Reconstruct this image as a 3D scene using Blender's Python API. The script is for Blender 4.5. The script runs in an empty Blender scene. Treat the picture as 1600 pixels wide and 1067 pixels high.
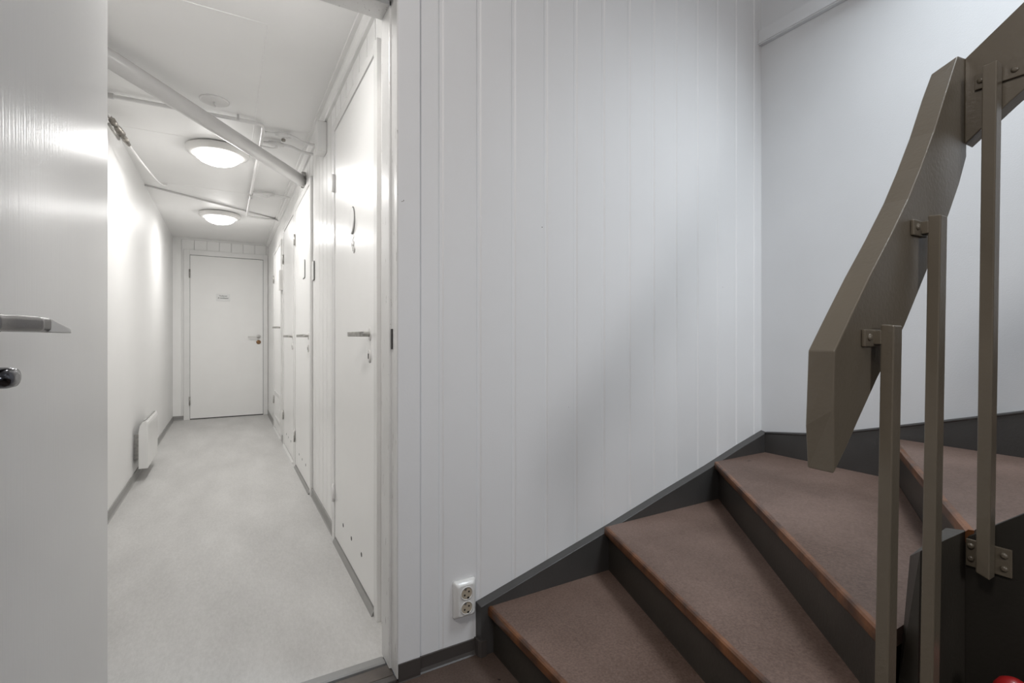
import bpy, bmesh, math, random
from mathutils import Vector, Matrix
C = bpy.context.scene.collection
S = bpy.context.scene
PI = math.pi
random.seed(7)

# ------------------------------------------------------------------ camera, light, exposure
cam_d = bpy.data.cameras.new('camera'); cam = bpy.data.objects.new('camera', cam_d); C.objects.link(cam)
cam.location = (0, 0, 1.04); cam.rotation_euler = (PI/2, 0, -math.radians(30.1))
cam_d.sensor_width = 36.0; cam_d.lens = 17.3; cam_d.shift_y = -0.0034
cam_d.clip_start = 0.02; cam_d.clip_end = 60
S.camera = cam
S.view_settings.view_transform = 'Standard'; S.view_settings.look = 'None'
S.view_settings.exposure = 0.0; S.view_settings.gamma = 1.0; S.view_settings.use_curve_mapping = False
w = bpy.data.worlds.new('world'); S.world = w; w.use_nodes = True
w.node_tree.nodes['Background'].inputs[0].default_value = (0.6, 0.7, 0.9, 1)
w.node_tree.nodes['Background'].inputs[1].default_value = 0.1

def area(name, loc, target, sx, sy, power, col):
    d = bpy.data.lights.new(name, 'AREA'); d.shape = 'RECTANGLE'; d.size = sx; d.size_y = sy
    d.energy = power; d.color = col
    o = bpy.data.objects.new(name, d); C.objects.link(o); o.location = loc
    o.rotation_euler = (Vector(target) - Vector(loc)).to_track_quat('-Z', 'Y').to_euler()
    return o
# unseen light behind the camera placed to cast the rail's shadow, daylight down the stairwell, hall ceiling lamp
area('unseen_rear_light', (0.45, -1.45, 1.65), (1.3, 1.4, 1.0), 0.4, 0.45, 12.0, (0.98, 0.98, 1.0))
area('stairwell_daylight', (1.80, 0.35, 3.15), (1.85, 0.85, 0.5), 0.6, 0.6, 12.0, (0.86, 0.94, 1.0)).data.spread = 1.5
area('hall_ceiling_light', (-0.45, 0.0, 2.55), (0.8, 0.75, 0.6), 0.35, 0.35, 16.0, (1.0, 0.95, 0.90))

# ------------------------------------------------------------------ materials
def new_mat(name):
    m = bpy.data.materials.new(name); m.use_nodes = True
    return m, m.node_tree, m.node_tree.nodes['Principled BSDF']
def N(nt, t, **k):
    n = nt.nodes.new(t)
    for a, b in k.items(): setattr(n, a, b)
    return n
def paint(name, col, rough=0.5, bump=0.1, scale=300, stretch=(1, 1, 1), mottle=0.03, mscale=6, coat=0.0, metal=0.0,
          chips=None, chip_col=(0.05, 0.045, 0.04), chip_stretch=(60, 60, 12), spec=0.5, dist=0.002, col2=None, croughness=0.1):
    """base colour with soft mottling, fine bump, optional chips worn through the paint"""
    m, nt, b = new_mat(name)
    tc = N(nt, 'ShaderNodeTexCoord'); mp = N(nt, 'ShaderNodeMapping'); mp.inputs['Scale'].default_value = stretch
    nt.links.new(tc.outputs['Object'], mp.inputs['Vector'])
    n1 = N(nt, 'ShaderNodeTexNoise'); n1.inputs['Scale'].default_value = scale; n1.inputs['Detail'].default_value = 3
    nt.links.new(mp.outputs[0], n1.inputs['Vector'])
    bp = N(nt, 'ShaderNodeBump'); bp.inputs['Strength'].default_value = bump; bp.inputs['Distance'].default_value = dist
    nt.links.new(n1.outputs['Fac'], bp.inputs['Height']); nt.links.new(bp.outputs[0], b.inputs['Normal'])
    n2 = N(nt, 'ShaderNodeTexNoise'); n2.inputs['Scale'].default_value = mscale; n2.inputs['Detail'].default_value = 6
    nt.links.new(tc.outputs['Object'], n2.inputs['Vector'])
    r = N(nt, 'ShaderNodeValToRGB'); r.color_ramp.elements[0].position = 0.3; r.color_ramp.elements[1].position = 0.7
    c0 = [max(0, c*(1-mottle)) for c in col]; c1 = col2 or [min(1, c*(1+mottle)) for c in col]
    r.color_ramp.elements[0].color = (*c0, 1); r.color_ramp.elements[1].color = (*c1, 1)
    nt.links.new(n2.outputs['Fac'], r.inputs[0])
    out = r.outputs[0]
    if chips:
        m2 = N(nt, 'ShaderNodeMapping'); m2.inputs['Scale'].default_value = chip_stretch
        nt.links.new(tc.outputs['Object'], m2.inputs['Vector'])
        n3 = N(nt, 'ShaderNodeTexNoise'); n3.inputs['Scale'].default_value = 1; n3.inputs['Detail'].default_value = 4
        nt.links.new(m2.outputs[0], n3.inputs['Vector'])
        th = N(nt, 'ShaderNodeMath', operation='GREATER_THAN'); th.inputs[1].default_value = chips
        nt.links.new(n3.outputs['Fac'], th.inputs[0])
        mx = N(nt, 'ShaderNodeMix', data_type='RGBA'); nt.links.new(th.outputs[0], mx.inputs[0])
        nt.links.new(out, mx.inputs[6]); mx.inputs[7].default_value = (*chip_col, 1); out = mx.outputs[2]
    nt.links.new(out, b.inputs['Base Color'])
    b.inputs['Roughness'].default_value = rough; b.inputs['Metallic'].default_value = metal
    b.inputs['Coat Weight'].default_value = coat; b.inputs['Coat Roughness'].default_value = croughness
    b.inputs['Specular IOR Level'].default_value = spec
    return m
def lino(name, base, dark, scale=90, rough=0.55, big=3.0, specks=0.74, stretch=(1, 1, 1), spec=0.4):
    m, nt, b = new_mat(name)
    tc = N(nt, 'ShaderNodeTexCoord'); mp = N(nt, 'ShaderNodeMapping'); mp.inputs['Scale'].default_value = stretch
    nt.links.new(tc.outputs['Object'], mp.inputs['Vector'])
    a = N(nt, 'ShaderNodeTexNoise'); a.inputs['Scale'].default_value = scale; a.inputs['Detail'].default_value = 5; a.inputs['Roughness'].default_value = 0.7
    g = N(nt, 'ShaderNodeTexNoise'); g.inputs['Scale'].default_value = big; g.inputs['Detail'].default_value = 5
    k = N(nt, 'ShaderNodeTexNoise'); k.inputs['Scale'].default_value = 24; k.inputs['Detail'].default_value = 2
    for n in (a, g, k): nt.links.new(mp.outputs[0], n.inputs['Vector'])
    ad = N(nt, 'ShaderNodeMath', operation='ADD'); nt.links.new(a.outputs['Fac'], ad.inputs[0]); nt.links.new(g.outputs['Fac'], ad.inputs[1])
    r = N(nt, 'ShaderNodeValToRGB'); r.color_ramp.elements[0].position = 0.0; r.color_ramp.elements[1].position = 1.0
    mr = N(nt, 'ShaderNodeMapRange'); mr.inputs[1].default_value = 0.7; mr.inputs[2].default_value = 1.3
    nt.links.new(ad.outputs[0], mr.inputs[0]); nt.links.new(mr.outputs[0], r.inputs[0])
    r.color_ramp.elements[0].color = (*dark, 1); r.color_ramp.elements[1].color = (*base, 1)
    th = N(nt, 'ShaderNodeMath', operation='GREATER_THAN'); th.inputs[1].default_value = specks
    nt.links.new(k.outputs['Fac'], th.inputs[0])
    mx = N(nt, 'ShaderNodeMix', data_type='RGBA'); nt.links.new(th.outputs[0], mx.inputs[0]); nt.links.new(r.outputs[0], mx.inputs[6])
    mx.inputs[7].default_value = (*[c*0.45 for c in dark], 1)
    nt.links.new(mx.outputs[2], b.inputs['Base Color'])
    bp = N(nt, 'ShaderNodeBump'); bp.inputs['Strength'].default_value = 0.12; bp.inputs['Distance'].default_value = 0.002
    nt.links.new(a.outputs['Fac'], bp.inputs['Height']); nt.links.new(bp.outputs[0], b.inputs['Normal'])
    b.inputs['Roughness'].default_value = rough; b.inputs['Specular IOR Level'].default_value = spec
    return m
def emis(name, col, strength):
    m, nt, b = new_mat(name)
    b.inputs['Base Color'].default_value = (0.9, 0.9, 0.88, 1)
    b.inputs['Emission Color'].default_value = (*col, 1); b.inputs['Emission Strength'].default_value = strength
    return m

M = {}
M['hall_wall'] = paint('hall_white_paint', (0.79, 0.79, 0.795), 0.5, 0.16, 170, mottle=0.015, mscale=3, dist=0.0015, chips=0.795, chip_col=(0.3, 0.28, 0.26), chip_stretch=(26, 26, 26))
M['plaster'] = paint('hall_plaster', (0.69, 0.70, 0.715), 0.6, 0.22, 200, mottle=0.02, mscale=4, dist=0.0015)
M['corr_wall'] = paint('corridor_gloss_paint', (0.79, 0.785, 0.775), 0.5, 0.05, 60, mottle=0.01, mscale=3, coat=0.08, croughness=0.35)
M['corr_boards'] = paint('corridor_board_paint', (0.91, 0.905, 0.89), 0.3, 0.06, 40, mottle=0.015, mscale=4, coat=0.3, croughness=0.22)
M['corr_ceiling'] = paint('corridor_ceiling_paint', (0.90, 0.895, 0.885), 0.5, 0.12, 35, mottle=0.015, mscale=3, coat=0.12, croughness=0.3,
                          chips=0.80, chip_col=(0.45, 0.42, 0.38), chip_stretch=(30, 30, 30))
M['door'] = paint('white_door_gloss', (0.90, 0.895, 0.88), 0.32, 0.22, 90, stretch=(1, 1, 0.05), mottle=0.012, mscale=5, coat=0.18, croughness=0.25, dist=0.001)
M['door_matte'] = paint('white_door_satin', (0.90, 0.895, 0.88), 0.6, 0.1, 90, stretch=(1, 1, 0.05), mottle=0.012, mscale=5, dist=0.001)
M['mid_string'] = paint('brown_string_paint', (0.036, 0.031, 0.024), 0.45, 0.3, 130, mottle=0.08, mscale=8, dist=0.0012)
M['leaf'] = paint('grey_white_door_gloss', (0.78, 0.78, 0.78), 0.30, 0.5, 170, stretch=(1, 1, 0.06), mottle=0.02, mscale=3, coat=0.6, croughness=0.12, dist=0.001,
                  chips=0.83, chip_col=(0.2, 0.18, 0.17), chip_stretch=(40, 40, 22))
M['trim'] = paint('white_trim', (0.80, 0.795, 0.78), 0.3, 0.1, 60, stretch=(1, 1, 0.2), mottle=0.03, coat=0.3)
M['jamb'] = paint('worn_jamb_paint', (0.68, 0.675, 0.665), 0.38, 0.25, 60, stretch=(1, 1, 0.3), mottle=0.05, chips=0.69, chip_stretch=(140, 140, 16), coat=0.2, chip_col=(0.14, 0.12, 0.10))
M['pipe'] = paint('painted_pipe', (0.66, 0.65, 0.64), 0.35, 0.1, 60, mottle=0.03, coat=0.2)
M['pipe_white'] = paint('white_painted_pipe', (0.82, 0.81, 0.80), 0.3, 0.1, 60, mottle=0.03, coat=0.3)
M['brass_dirty'] = paint('tarnished_valve', (0.30, 0.28, 0.25), 0.35, 0.3, 90, mottle=0.5, mscale=60, metal=0.7)
M['stair_paint'] = paint('grey_brown_stair_paint', (0.122, 0.101, 0.074), 0.32, 0.35, 130, mottle=0.06, mscale=8, coat=0.15, croughness=0.3, dist=0.0012)
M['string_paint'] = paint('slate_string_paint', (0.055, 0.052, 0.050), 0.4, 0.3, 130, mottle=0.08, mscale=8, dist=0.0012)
M['shaded_string'] = paint('shaded_string_paint', (0.020, 0.017, 0.013), 0.5, 0.3, 130, mottle=0.08, mscale=8, dist=0.0012)  # low shade on the upper string is put into this darker colour
M['riser_paint'] = paint('riser_paint', (0.036, 0.031, 0.025), 0.45, 0.2, 90, mottle=0.12, mscale=10, chips=0.8, chip_col=(0.2, 0.18, 0.16), chip_stretch=(40, 40, 40))
M['wood'] = paint('varnished_nosing', (0.095, 0.034, 0.013), 0.38, 0.3, 60, mottle=0.75, mscale=16, coat=0.2, col2=(0.19, 0.070, 0.022))
M['tread'] = lino('brown_linoleum', (0.185, 0.124, 0.101), (0.070, 0.041, 0.029), scale=150, big=2.5, specks=0.80)
M['hall_floor'] = lino('hall_linoleum', (0.110, 0.076, 0.062), (0.045, 0.028, 0.020), scale=150, big=4, specks=0.76)
M['corr_floor'] = lino('grey_vinyl', (0.58, 0.572, 0.558), (0.45, 0.442, 0.43), scale=75, big=3.5, specks=0.86, rough=0.5, stretch=(1.6, 0.6, 1))
M['base_grey'] = paint('grey_baseboard_vinyl', (0.30, 0.295, 0.285), 0.45, 0.1, 60, mottle=0.06)
M['base_dark'] = paint('dark_baseboard_vinyl', (0.060, 0.052, 0.048), 0.45, 0.1, 60, mottle=0.15)
M['sill'] = paint('worn_sill', (0.075, 0.06, 0.05), 0.45, 0.3, 50, stretch=(0.3, 1, 1), mottle=0.3, mscale=14)
M['strip'] = paint('grey_metal_strip', (0.27, 0.27, 0.265), 0.4, 0.2, 80, mottle=0.05)
M['steel'] = paint('satin_steel', (0.20, 0.195, 0.195), 0.2, 0.04, 200, mottle=0.04, metal=1.0)
M['pale_steel'] = paint('pale_steel_glint', (0.75, 0.74, 0.72), 0.5, 0.04, 200, mottle=0.04, metal=0.3)  # pale colour holds the lever tips' reflected light; also the end door's handle
M['chrome_dark'] = paint('dark_chrome', (0.10, 0.10, 0.11), 0.15, 0.04, 200, mottle=0.04, metal=1.0)
M['lever'] = paint('old_lever_metal', (0.42, 0.41, 0.39), 0.35, 0.05, 200, mottle=0.2, mscale=60, metal=0.8)
M['brass'] = paint('brown_brass', (0.28, 0.16, 0.08), 0.35, 0.04, 200, mottle=0.2, metal=0.8)
M['black'] = paint('black_gap', (0.02, 0.018, 0.016), 0.6, 0.05, 100)
M['plastic'] = paint('old_white_plastic', (0.72, 0.71, 0.69), 0.3, 0.03, 80, mottle=0.03, coat=0.3)
M['socket_in'] = paint('socket_recess_plastic', (0.42, 0.36, 0.28), 0.4, 0.05, 100, mottle=0.1)
M['sign'] = paint('sign_plastic', (0.80, 0.80, 0.79), 0.35, 0.02, 100, mottle=0.01)
M['ink'] = paint('grey_print', (0.14, 0.14, 0.135), 0.6, 0.02, 100, mottle=0.02)
M['enamel'] = paint('heater_enamel', (0.78, 0.775, 0.76), 0.3, 0.03, 100, mottle=0.02, coat=0.3)
M['glue'] = paint('tape_residue', (0.40, 0.39, 0.37), 0.25, 0.6, 60, mottle=0.25, mscale=60, coat=0.5)
M['red'] = paint('red_enamel', (0.30, 0.008, 0.008), 0.4, 0.03, 100, mottle=0.05, coat=0.3)
M['lampglow'] = emis('lamp_diffuser', (1.0, 0.985, 0.965), 16.0)
M['lampglow_added'] = emis('added_lamp_diffuser', (1.0, 0.985, 0.965), 16.0)
M['cable'] = paint('white_cable', (0.80, 0.79, 0.78), 0.35, 0.03, 100, mottle=0.02)

# ------------------------------------------------------------------ mesh helpers
def BM(): return bmesh.new()
def add_box(bm, x0, x1, y0, y1, z0, z1, bevel=0.0, mat=None):
    vs = bmesh.ops.create_cube(bm, size=1.0)['verts']
    for v in vs:
        v.co = Vector(((x0+x1)/2 + v.co.x*(x1-x0), (y0+y1)/2 + v.co.y*(y1-y0), (z0+z1)/2 + v.co.z*(z1-z0)))
    if bevel:
        es = list({e for v in vs for e in v.link_edges})
        r = bmesh.ops.bevel(bm, geom=es, offset=bevel, segments=2, affect='EDGES', profile=0.6)
        vs = list({v for f in r['faces'] for v in f.verts} | {v for v in vs if v.is_valid})
    if mat is not None:
        for v in vs: v.co = mat @ v.co
    return vs
def add_prism(bm, pts_a, pts_b):
    """closed solid between two matching loops of 3D points"""
    a = [bm.verts.new(p) for p in pts_a]; b = [bm.verts.new(p) for p in pts_b]; n = len(a)
    fs = [bm.faces.new(a[::-1]), bm.faces.new(b)]
    for i in range(n): fs.append(bm.faces.new((a[i], a[(i+1) % n], b[(i+1) % n], b[i])))
    bmesh.ops.recalc_face_normals(bm, faces=fs)
    return fs
def prism_z(bm, poly, z0, z1): return add_prism(bm, [(x, y, z0) for x, y in poly], [(x, y, z1) for x, y in poly])
def prism_y(bm, poly, y0, y1): return add_prism(bm, [(x, y0, z) for x, z in poly], [(x, y1, z) for x, z in poly])
def prism_x(bm, poly, x0, x1): return add_prism(bm, [(x0, y, z) for y, z in poly], [(x1, y, z) for y, z in poly])
def add_tube(bm, path, r, seg=12, caps=True, smooth=0):
    P = [Vector(p) for p in path]
    if smooth:
        for _ in range(smooth):
            Q = [P[0]]
            for i in range(len(P)-1): Q += [P[i]*0.75+P[i+1]*0.25, P[i]*0.25+P[i+1]*0.75]
            P = Q + [P[-1]]
    rr = r if isinstance(r, (list, tuple)) else [r]*len(P)
    rings = []; prev = None
    for i, p in enumerate(P):
        t = (P[min(i+1, len(P)-1)] - P[max(i-1, 0)]).normalized()
        if prev is None:
            u = t.cross(Vector((0, 0, 1)))
            if u.length < 1e-3: u = t.cross(Vector((1, 0, 0)))
        else: u = prev - t*prev.dot(t)
        u.normalize(); prev = u; v = t.cross(u)
        rings.append([bm.verts.new(p + (u*math.cos(2*PI*k/seg) + v*math.sin(2*PI*k/seg))*rr[i]) for k in range(seg)])
    for a, b in zip(rings, rings[1:]):
        for k in range(seg):
            f = bm.faces.new((a[k], a[(k+1) % seg], b[(k+1) % seg], b[k])); f.smooth = True
    if caps: bm.faces.new(rings[0][::-1]); bm.faces.new(rings[-1])
def add_lathe(bm, prof, c, axis='Z', seg=32, sx=1.0, sy=1.0):
    """profile [(r, h)] spun about an axis through c"""
    rings = []
    for r, h in prof:
        ring = []
        for k in range(seg):
            a = 2*PI*k/seg; p, q = r*math.cos(a)*sx, r*math.sin(a)*sy
            d = {'Z': (p, q, h), 'X': (h, p, q), 'Y': (p, h, q)}[axis]
            ring.append(bm.verts.new(Vector(c) + Vector(d)))
        rings.append(ring)
    fs = []
    for a, b in zip(rings, rings[1:]):
        for k in range(seg):
            f = bm.faces.new((a[k], a[(k+1) % seg], b[(k+1) % seg], b[k])); f.smooth = True; fs.append(f)
    fs.append(bm.faces.new(rings[0][::-1])); fs.append(bm.faces.new(rings[-1]))
    bmesh.ops.recalc_face_normals(bm, faces=fs)

def obj(name, bm, mat, parent=None, label=None, kind=None, cat=None, group=None, bevel=0.0, smooth=False):
    bmesh.ops.recalc_face_normals(bm, faces=bm.faces)
    me = bpy.data.meshes.new(name)
    # the mesh origin sits at the object's base, near its own geometry (or its parent's base)
    if parent is None:
        xs = [v.co.x for v in bm.verts]; ys = [v.co.y for v in bm.verts]; zs = [v.co.z for v in bm.verts]
        org = Vector(((min(xs)+max(xs))/2, (min(ys)+max(ys))/2, min(zs)))
    else:
        org = world_loc(parent)
    for v in bm.verts: v.co -= org
    bm.to_mesh(me); bm.free()
    o = bpy.data.objects.new(name, me); C.objects.link(o)
    if parent is None: o.location = org
    else: o.parent = parent
    me.materials.append(M[mat] if isinstance(mat, str) else mat)
    if smooth:
        for p in me.polygons: p.use_smooth = True
    if bevel:
        b = o.modifiers.new('bevel', 'BEVEL'); b.width = bevel; b.segments = 2; b.limit_method = 'ANGLE'; b.angle_limit = 0.6
    if label: o['label'] = label
    if kind: o['kind'] = kind
    if cat: o['category'] = cat
    if group: o['group'] = group
    return o
def world_loc(o):
    p = Vector((0, 0, 0))
    while o is not None: p += o.location; o = o.parent
    return p
def thing(name, loc, label, cat, group=None, kind=None):
    o = bpy.data.objects.new(name, None); C.objects.link(o); o.location = loc
    o.empty_display_size = 0.1; o['label'] = label; o['category'] = cat
    if group: o['group'] = group
    if kind: o['kind'] = kind
    return o
def struct(name, bm, mat, label, **k): return obj(name, bm, mat, None, label, kind='structure', **k)

# ------------------------------------------------------------------ dimensions (metres, camera above the origin)
WY = 1.471            # hall face of the panelled wall
CY = 1.600            # corridor face of that wall
WX = 2.262            # right wall of the stairwell
LX, RX = -0.587, 0.49 # corridor side walls
EY = 7.48             # corridor end wall
CZ = 2.31             # corridor ceiling
HZ = 3.25             # hall ceiling
JX0, JX1 = -0.272, 0.444  # doorway jambs

# ------------------------------------------------------------------ floors
bm = BM(); add_box(bm, -1.2, WX, -1.6, 1.456, -0.06, 0.0); add_box(bm, JX1+0.001, WX, 1.4555, WY, -0.06, 0.0)
struct('floor', bm, 'hall_floor', 'brown linoleum floor at the foot of the stairs')
bm = BM(); add_box(bm, LX-0.1, RX+0.1, CY, EY+0.1, -0.06, 0.0)
struct('floor', bm, 'corr_floor', 'light grey vinyl floor running down the corridor')
# threshold: sill board, gap and grey metal strip
t = thing('trim_1', (0.08, 1.53, 0), 'dark worn door threshold with grey metal strip between the two floors', 'threshold', kind='structure')
bm = BM(); add_box(bm, JX0, JX1, 1.457, 1.482, -0.03, 0.012, 0.004); obj('sill_nose', bm, 'base_dark', t)
bm = BM(); add_box(bm, JX0, JX1, 1.485, 1.540, -0.03, 0.010, 0.003); obj('sill_board', bm, 'sill', t)
bm = BM(); add_box(bm, JX0, JX1, 1.540, 1.556, -0.03, -0.004); obj('gap', bm, 'black', t)
bm = BM(); prism_x(bm, [(1.556, -0.03), (1.556, 0.006), (1.562, 0.009), (1.60, 0.003), (1.604, 0.0), (1.604, -0.03)], JX0, JX1-0.007); obj('metal_strip', bm, 'strip', t)

# ------------------------------------------------------------------ panelled wall round the doorway
def groove_profile(a0, a1, lines, strip, depth, face, sgn):
    """outline points (along, face) with a recessed strip ending at every line; sgn pushes the recess into the wall"""
    pts = [(a0, face)]
    for L in lines:
        if L - strip <= a0 or L >= a1: continue
        pts += [(L-strip-0.006, face), (L-strip, face+sgn*depth), (L-0.0035, face+sgn*depth), (L+0.0015, face)] if strip > 0.008 else [(L-strip-0.002, face), (L-strip, face+sgn*depth), (L-0.001, face+sgn*depth), (L, face)]
    pts.append((a1, face))
    return pts
bm = BM()
pr = groove_profile(0.452, WX+0.0, [0.5997+0.1341*k for k in range(-1, 13)], 0.012, 0.004, WY, 1)
prism_z(bm, pr + [(WX, CY), (0.452, CY)], 0.0, HZ)
pr = groove_profile(-1.2, JX0-0.03, [JX0-0.06-0.134*k for k in range(8)][::-1], 0.012, 0.004, WY, 1)
prism_z(bm, pr + [(JX0-0.03, CY), (-1.2, CY)], 0.0, HZ)
add_box(bm, JX0-0.03, 0.452, WY, CY, 2.10, HZ)
struct('wall_front', bm, 'hall_wall', 'white vertical board wall between the doorway and the stairs')
bm = BM(); add_box(bm, 0.447, 0.516, 1.456, WY, 0.055, 2.2, 0.0015)
struct('trim_2', bm, 'hall_wall', 'flat white board covering the wall edge right of the doorway')
bm = BM(); add_box(bm, JX0-0.09, JX0-0.012, 1.456, WY, 0.055, 2.2, 0.002)
struct('trim_3', bm, 'hall_wall', 'flat white board on the hinge side of the doorway')

# doorway frame (rebate + stop)
fr = thing('trim_4', (0.08, 1.53, 0), 'worn white rebated frame of the open doorway with chipped paint', 'door frame', kind='structure')
bm = BM()
prism_z(bm, [(JX1, 1.458), (0.4465, 1.4565), (0.456, 1.4565), (0.456, CY), (0.437, CY), (0.437, 1.519), (0.4385, 1.515), (0.4425, 1.515), (0.444, 1.513)], 0.012, 2.10)
obj('latch_jamb', bm, 'jamb', fr)
bm = BM(); prism_z(bm, [(JX0, 1.458), (JX0-0.03, 1.458), (JX0-0.03, CY), (JX0+0.004, CY), (JX0+0.004, 1.52), (JX0, 1.515)], 0.012, 2.10)
obj('hinge_jamb', bm, 'jamb', fr)
bm = BM(); prism_x(bm, [(1.458, 2.088), (1.515, 2.088), (1.515, 2.075), (CY, 2.075), (CY, 2.12), (1.458, 2.12)], JX0, 0.4435)
obj('head', bm, 'jamb', fr)
bm = BM(); add_box(bm, 0.4400, 0.4450, 1.500, 1.508, 1.005, 1.068); obj('strike_plate', bm, 'black', fr, 'black slot of the strike plate')

# ------------------------------------------------------------------ stairwell walls and hall shell
bm = BM(); add_box(bm, WX, WX+0.1, -1.6, CY, 0.0, HZ)
struct('wall_right', bm, 'plaster', 'plain grey white plastered wall beside the stairs')
bm = BM(); add_box(bm, -1.3, -1.2, -1.6, CY, 0.0, HZ)
struct('wall_left', bm, 'plaster', 'plain plastered hall wall left of the open door')
bm = BM()
add_box(bm, -1.2, 0.15, -1.6, -1.5, 0.0, HZ); add_box(bm, 1.1, WX, -1.6, -1.5, 0.0, HZ); add_box(bm, 0.15, 1.1, -1.6, -1.5, 2.1, HZ); add_box(bm, 0.15, 1.1, -1.6, -1.5, 0.0, 0.1)
struct('wall_back', bm, 'plaster', 'plain plastered hall wall behind the photographer')
bm = BM(); add_box(bm, -1.3, WX+0.1, -1.6, CY, HZ, HZ+0.1)
struct('ceiling', bm, 'plaster', 'white ceiling above the stair hall')
bm = BM(); prism_x(bm, [(WY, 2.463), (WY-0.02, 2.463), (-1.5, 2.463), (-1.5, 2.535), (WY, 2.535)], WX-0.024, WX)
add_box(bm, WX-0.029, WX, -1.5, WY, 2.468, 2.478)
struct('trim_5', bm, 'plaster', 'white horizontal board high on the stairwell wall', bevel=0.002)

# baseboards
def cove(bm, p, d, n, h=0.048, th=0.006, toe=0.014):
    """vinyl skirting with a small coved toe: start p, direction*length d, outward normal n"""
    p = Vector((p[0], p[1], 0)); d = Vector((d[0], d[1], 0)); n = Vector((n[0], n[1], 0)); z = Vector((0, 0, 1))
    pr = [(0, 0), (toe, 0), (toe*0.7, 0.003), (th, 0.012), (th, h), (0, h)]
    a = [p + n*u + z*v for u, v in pr]; add_prism(bm, a, [q + d for q in a])
bm = BM(); cove(bm, (0.516, WY), (0.197, 0), (0, -1)); struct('baseboard_front', bm, 'base_dark', 'dark vinyl baseboard under the double wall socket')
bm = BM(); cove(bm, (0.447, 1.4555), (0.069, 0), (0, -1), 0.056, 0.004, 0.005); struct('baseboard_corner', bm, 'base_dark', 'dark vinyl plinth piece at the foot of the flat board by the doorway')
bm = BM(); cove(bm, (LX, CY), (0, EY-CY), (1, 0), 0.055); struct('baseboard_left', bm, 'base_grey', 'grey vinyl baseboard along the left corridor wall')
bm = BM()
cove(bm, (RX, 2.69), (0, 0.77), (-1, 0), 0.055, 0.008); cove(bm, (RX, 5.30), (0, 0.20), (-1, 0), 0.055); cove(bm, (RX, 6.42), (0, EY-6.42), (-1, 0), 0.055)
struct('baseboard_right', bm, 'base_grey', 'grey vinyl baseboard between the right hand corridor doors')
bm = BM(); cove(bm, (LX, EY), (0.115, 0), (0, -1), 0.055); cove(bm, (0.483, EY), (0.007, 0), (0, -1), 0.055)
struct('baseboard_back', bm, 'base_grey', 'grey vinyl baseboard beside the door at the corridor end')

# ------------------------------------------------------------------ corridor shell
bm = BM(); add_box(bm, LX-0.1, LX, CY, EY+0.1, 0.0, CZ)
struct('wall_corridor_left', bm, 'corr_wall', 'smooth glossy white wall along the left of the corridor')
bm = BM()
pr = groove_profile(CY, EY, [1.888+0.131*k for k in range(-1, 43)], 0.007, 0.012, RX, 1)
prism_z(bm, [(x, y) for y, x in pr] + [(RX+0.1, EY), (RX+0.1, CY)], 0.0, CZ)
struct('wall_corridor_right', bm, 'corr_boards', 'white board wall with doors along the right of the corridor')
bm = BM()
pr = groove_profile(LX, RX, [-0.49+0.137*k for k in range(8)], 0.007, 0.010, EY, 1)
prism_z(bm, pr + [(RX, EY+0.1), (LX, EY+0.1)], 0.0, CZ)
struct('wall_corridor_end', bm, 'corr_boards', 'white board wall at the far end of the corridor')
bm = BM(); add_box(bm, LX-0.1, RX+0.1, CY, EY+0.1, CZ, CZ+0.08)
def seam(p, q, wd=0.004, h=0.0015):
    p, q = Vector((*p, CZ)), Vector((*q, CZ)); d = (q-p).normalized(); n = Vector((-d.y, d.x, 0))*wd/2; z = Vector((0, 0, -h))
    add_prism(bm, [p-n, p+n, p+z*1.2], [q-n, q+n, q+z*1.2])
seam((LX, 2.222), (0.142, 2.222)); seam((0.142, 2.222), (0.142, 4.0)); seam((LX, 3.72), (0.142, 3.72)); seam((-0.587, 4.90), (0.49, 4.93))
struct('ceiling_corridor', bm, 'corr_ceiling', 'low glossy white corridor ceiling with painted seams')
bm = BM()
pr = [(RX, CZ), (RX-0.048, CZ), (RX-0.046, CZ-0.008), (RX-0.030, CZ-0.012), (RX-0.026, CZ-0.02), (RX-0.014, CZ-0.030), (RX-0.012, CZ-0.045), (RX, CZ-0.048)]
add_prism(bm, [(x, CY, z) for x, z in pr], [(x, EY-0.021, z) for x, z in pr])
struct('trim_6', bm, 'trim', 'white ceiling moulding along the right side of the corridor')
bm = BM(); add_prism(bm, [(LX, EY, CZ), (LX, EY-0.02, CZ), (LX, EY-0.014, CZ-0.014), (LX, EY, CZ-0.02)], [(RX, EY, CZ), (RX, EY-0.02, CZ), (RX, EY-0.014, CZ-0.014), (RX, EY, CZ-0.02)])
struct('trim_7', bm, 'trim', 'thin white ceiling moulding above the corridor end door')

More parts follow.
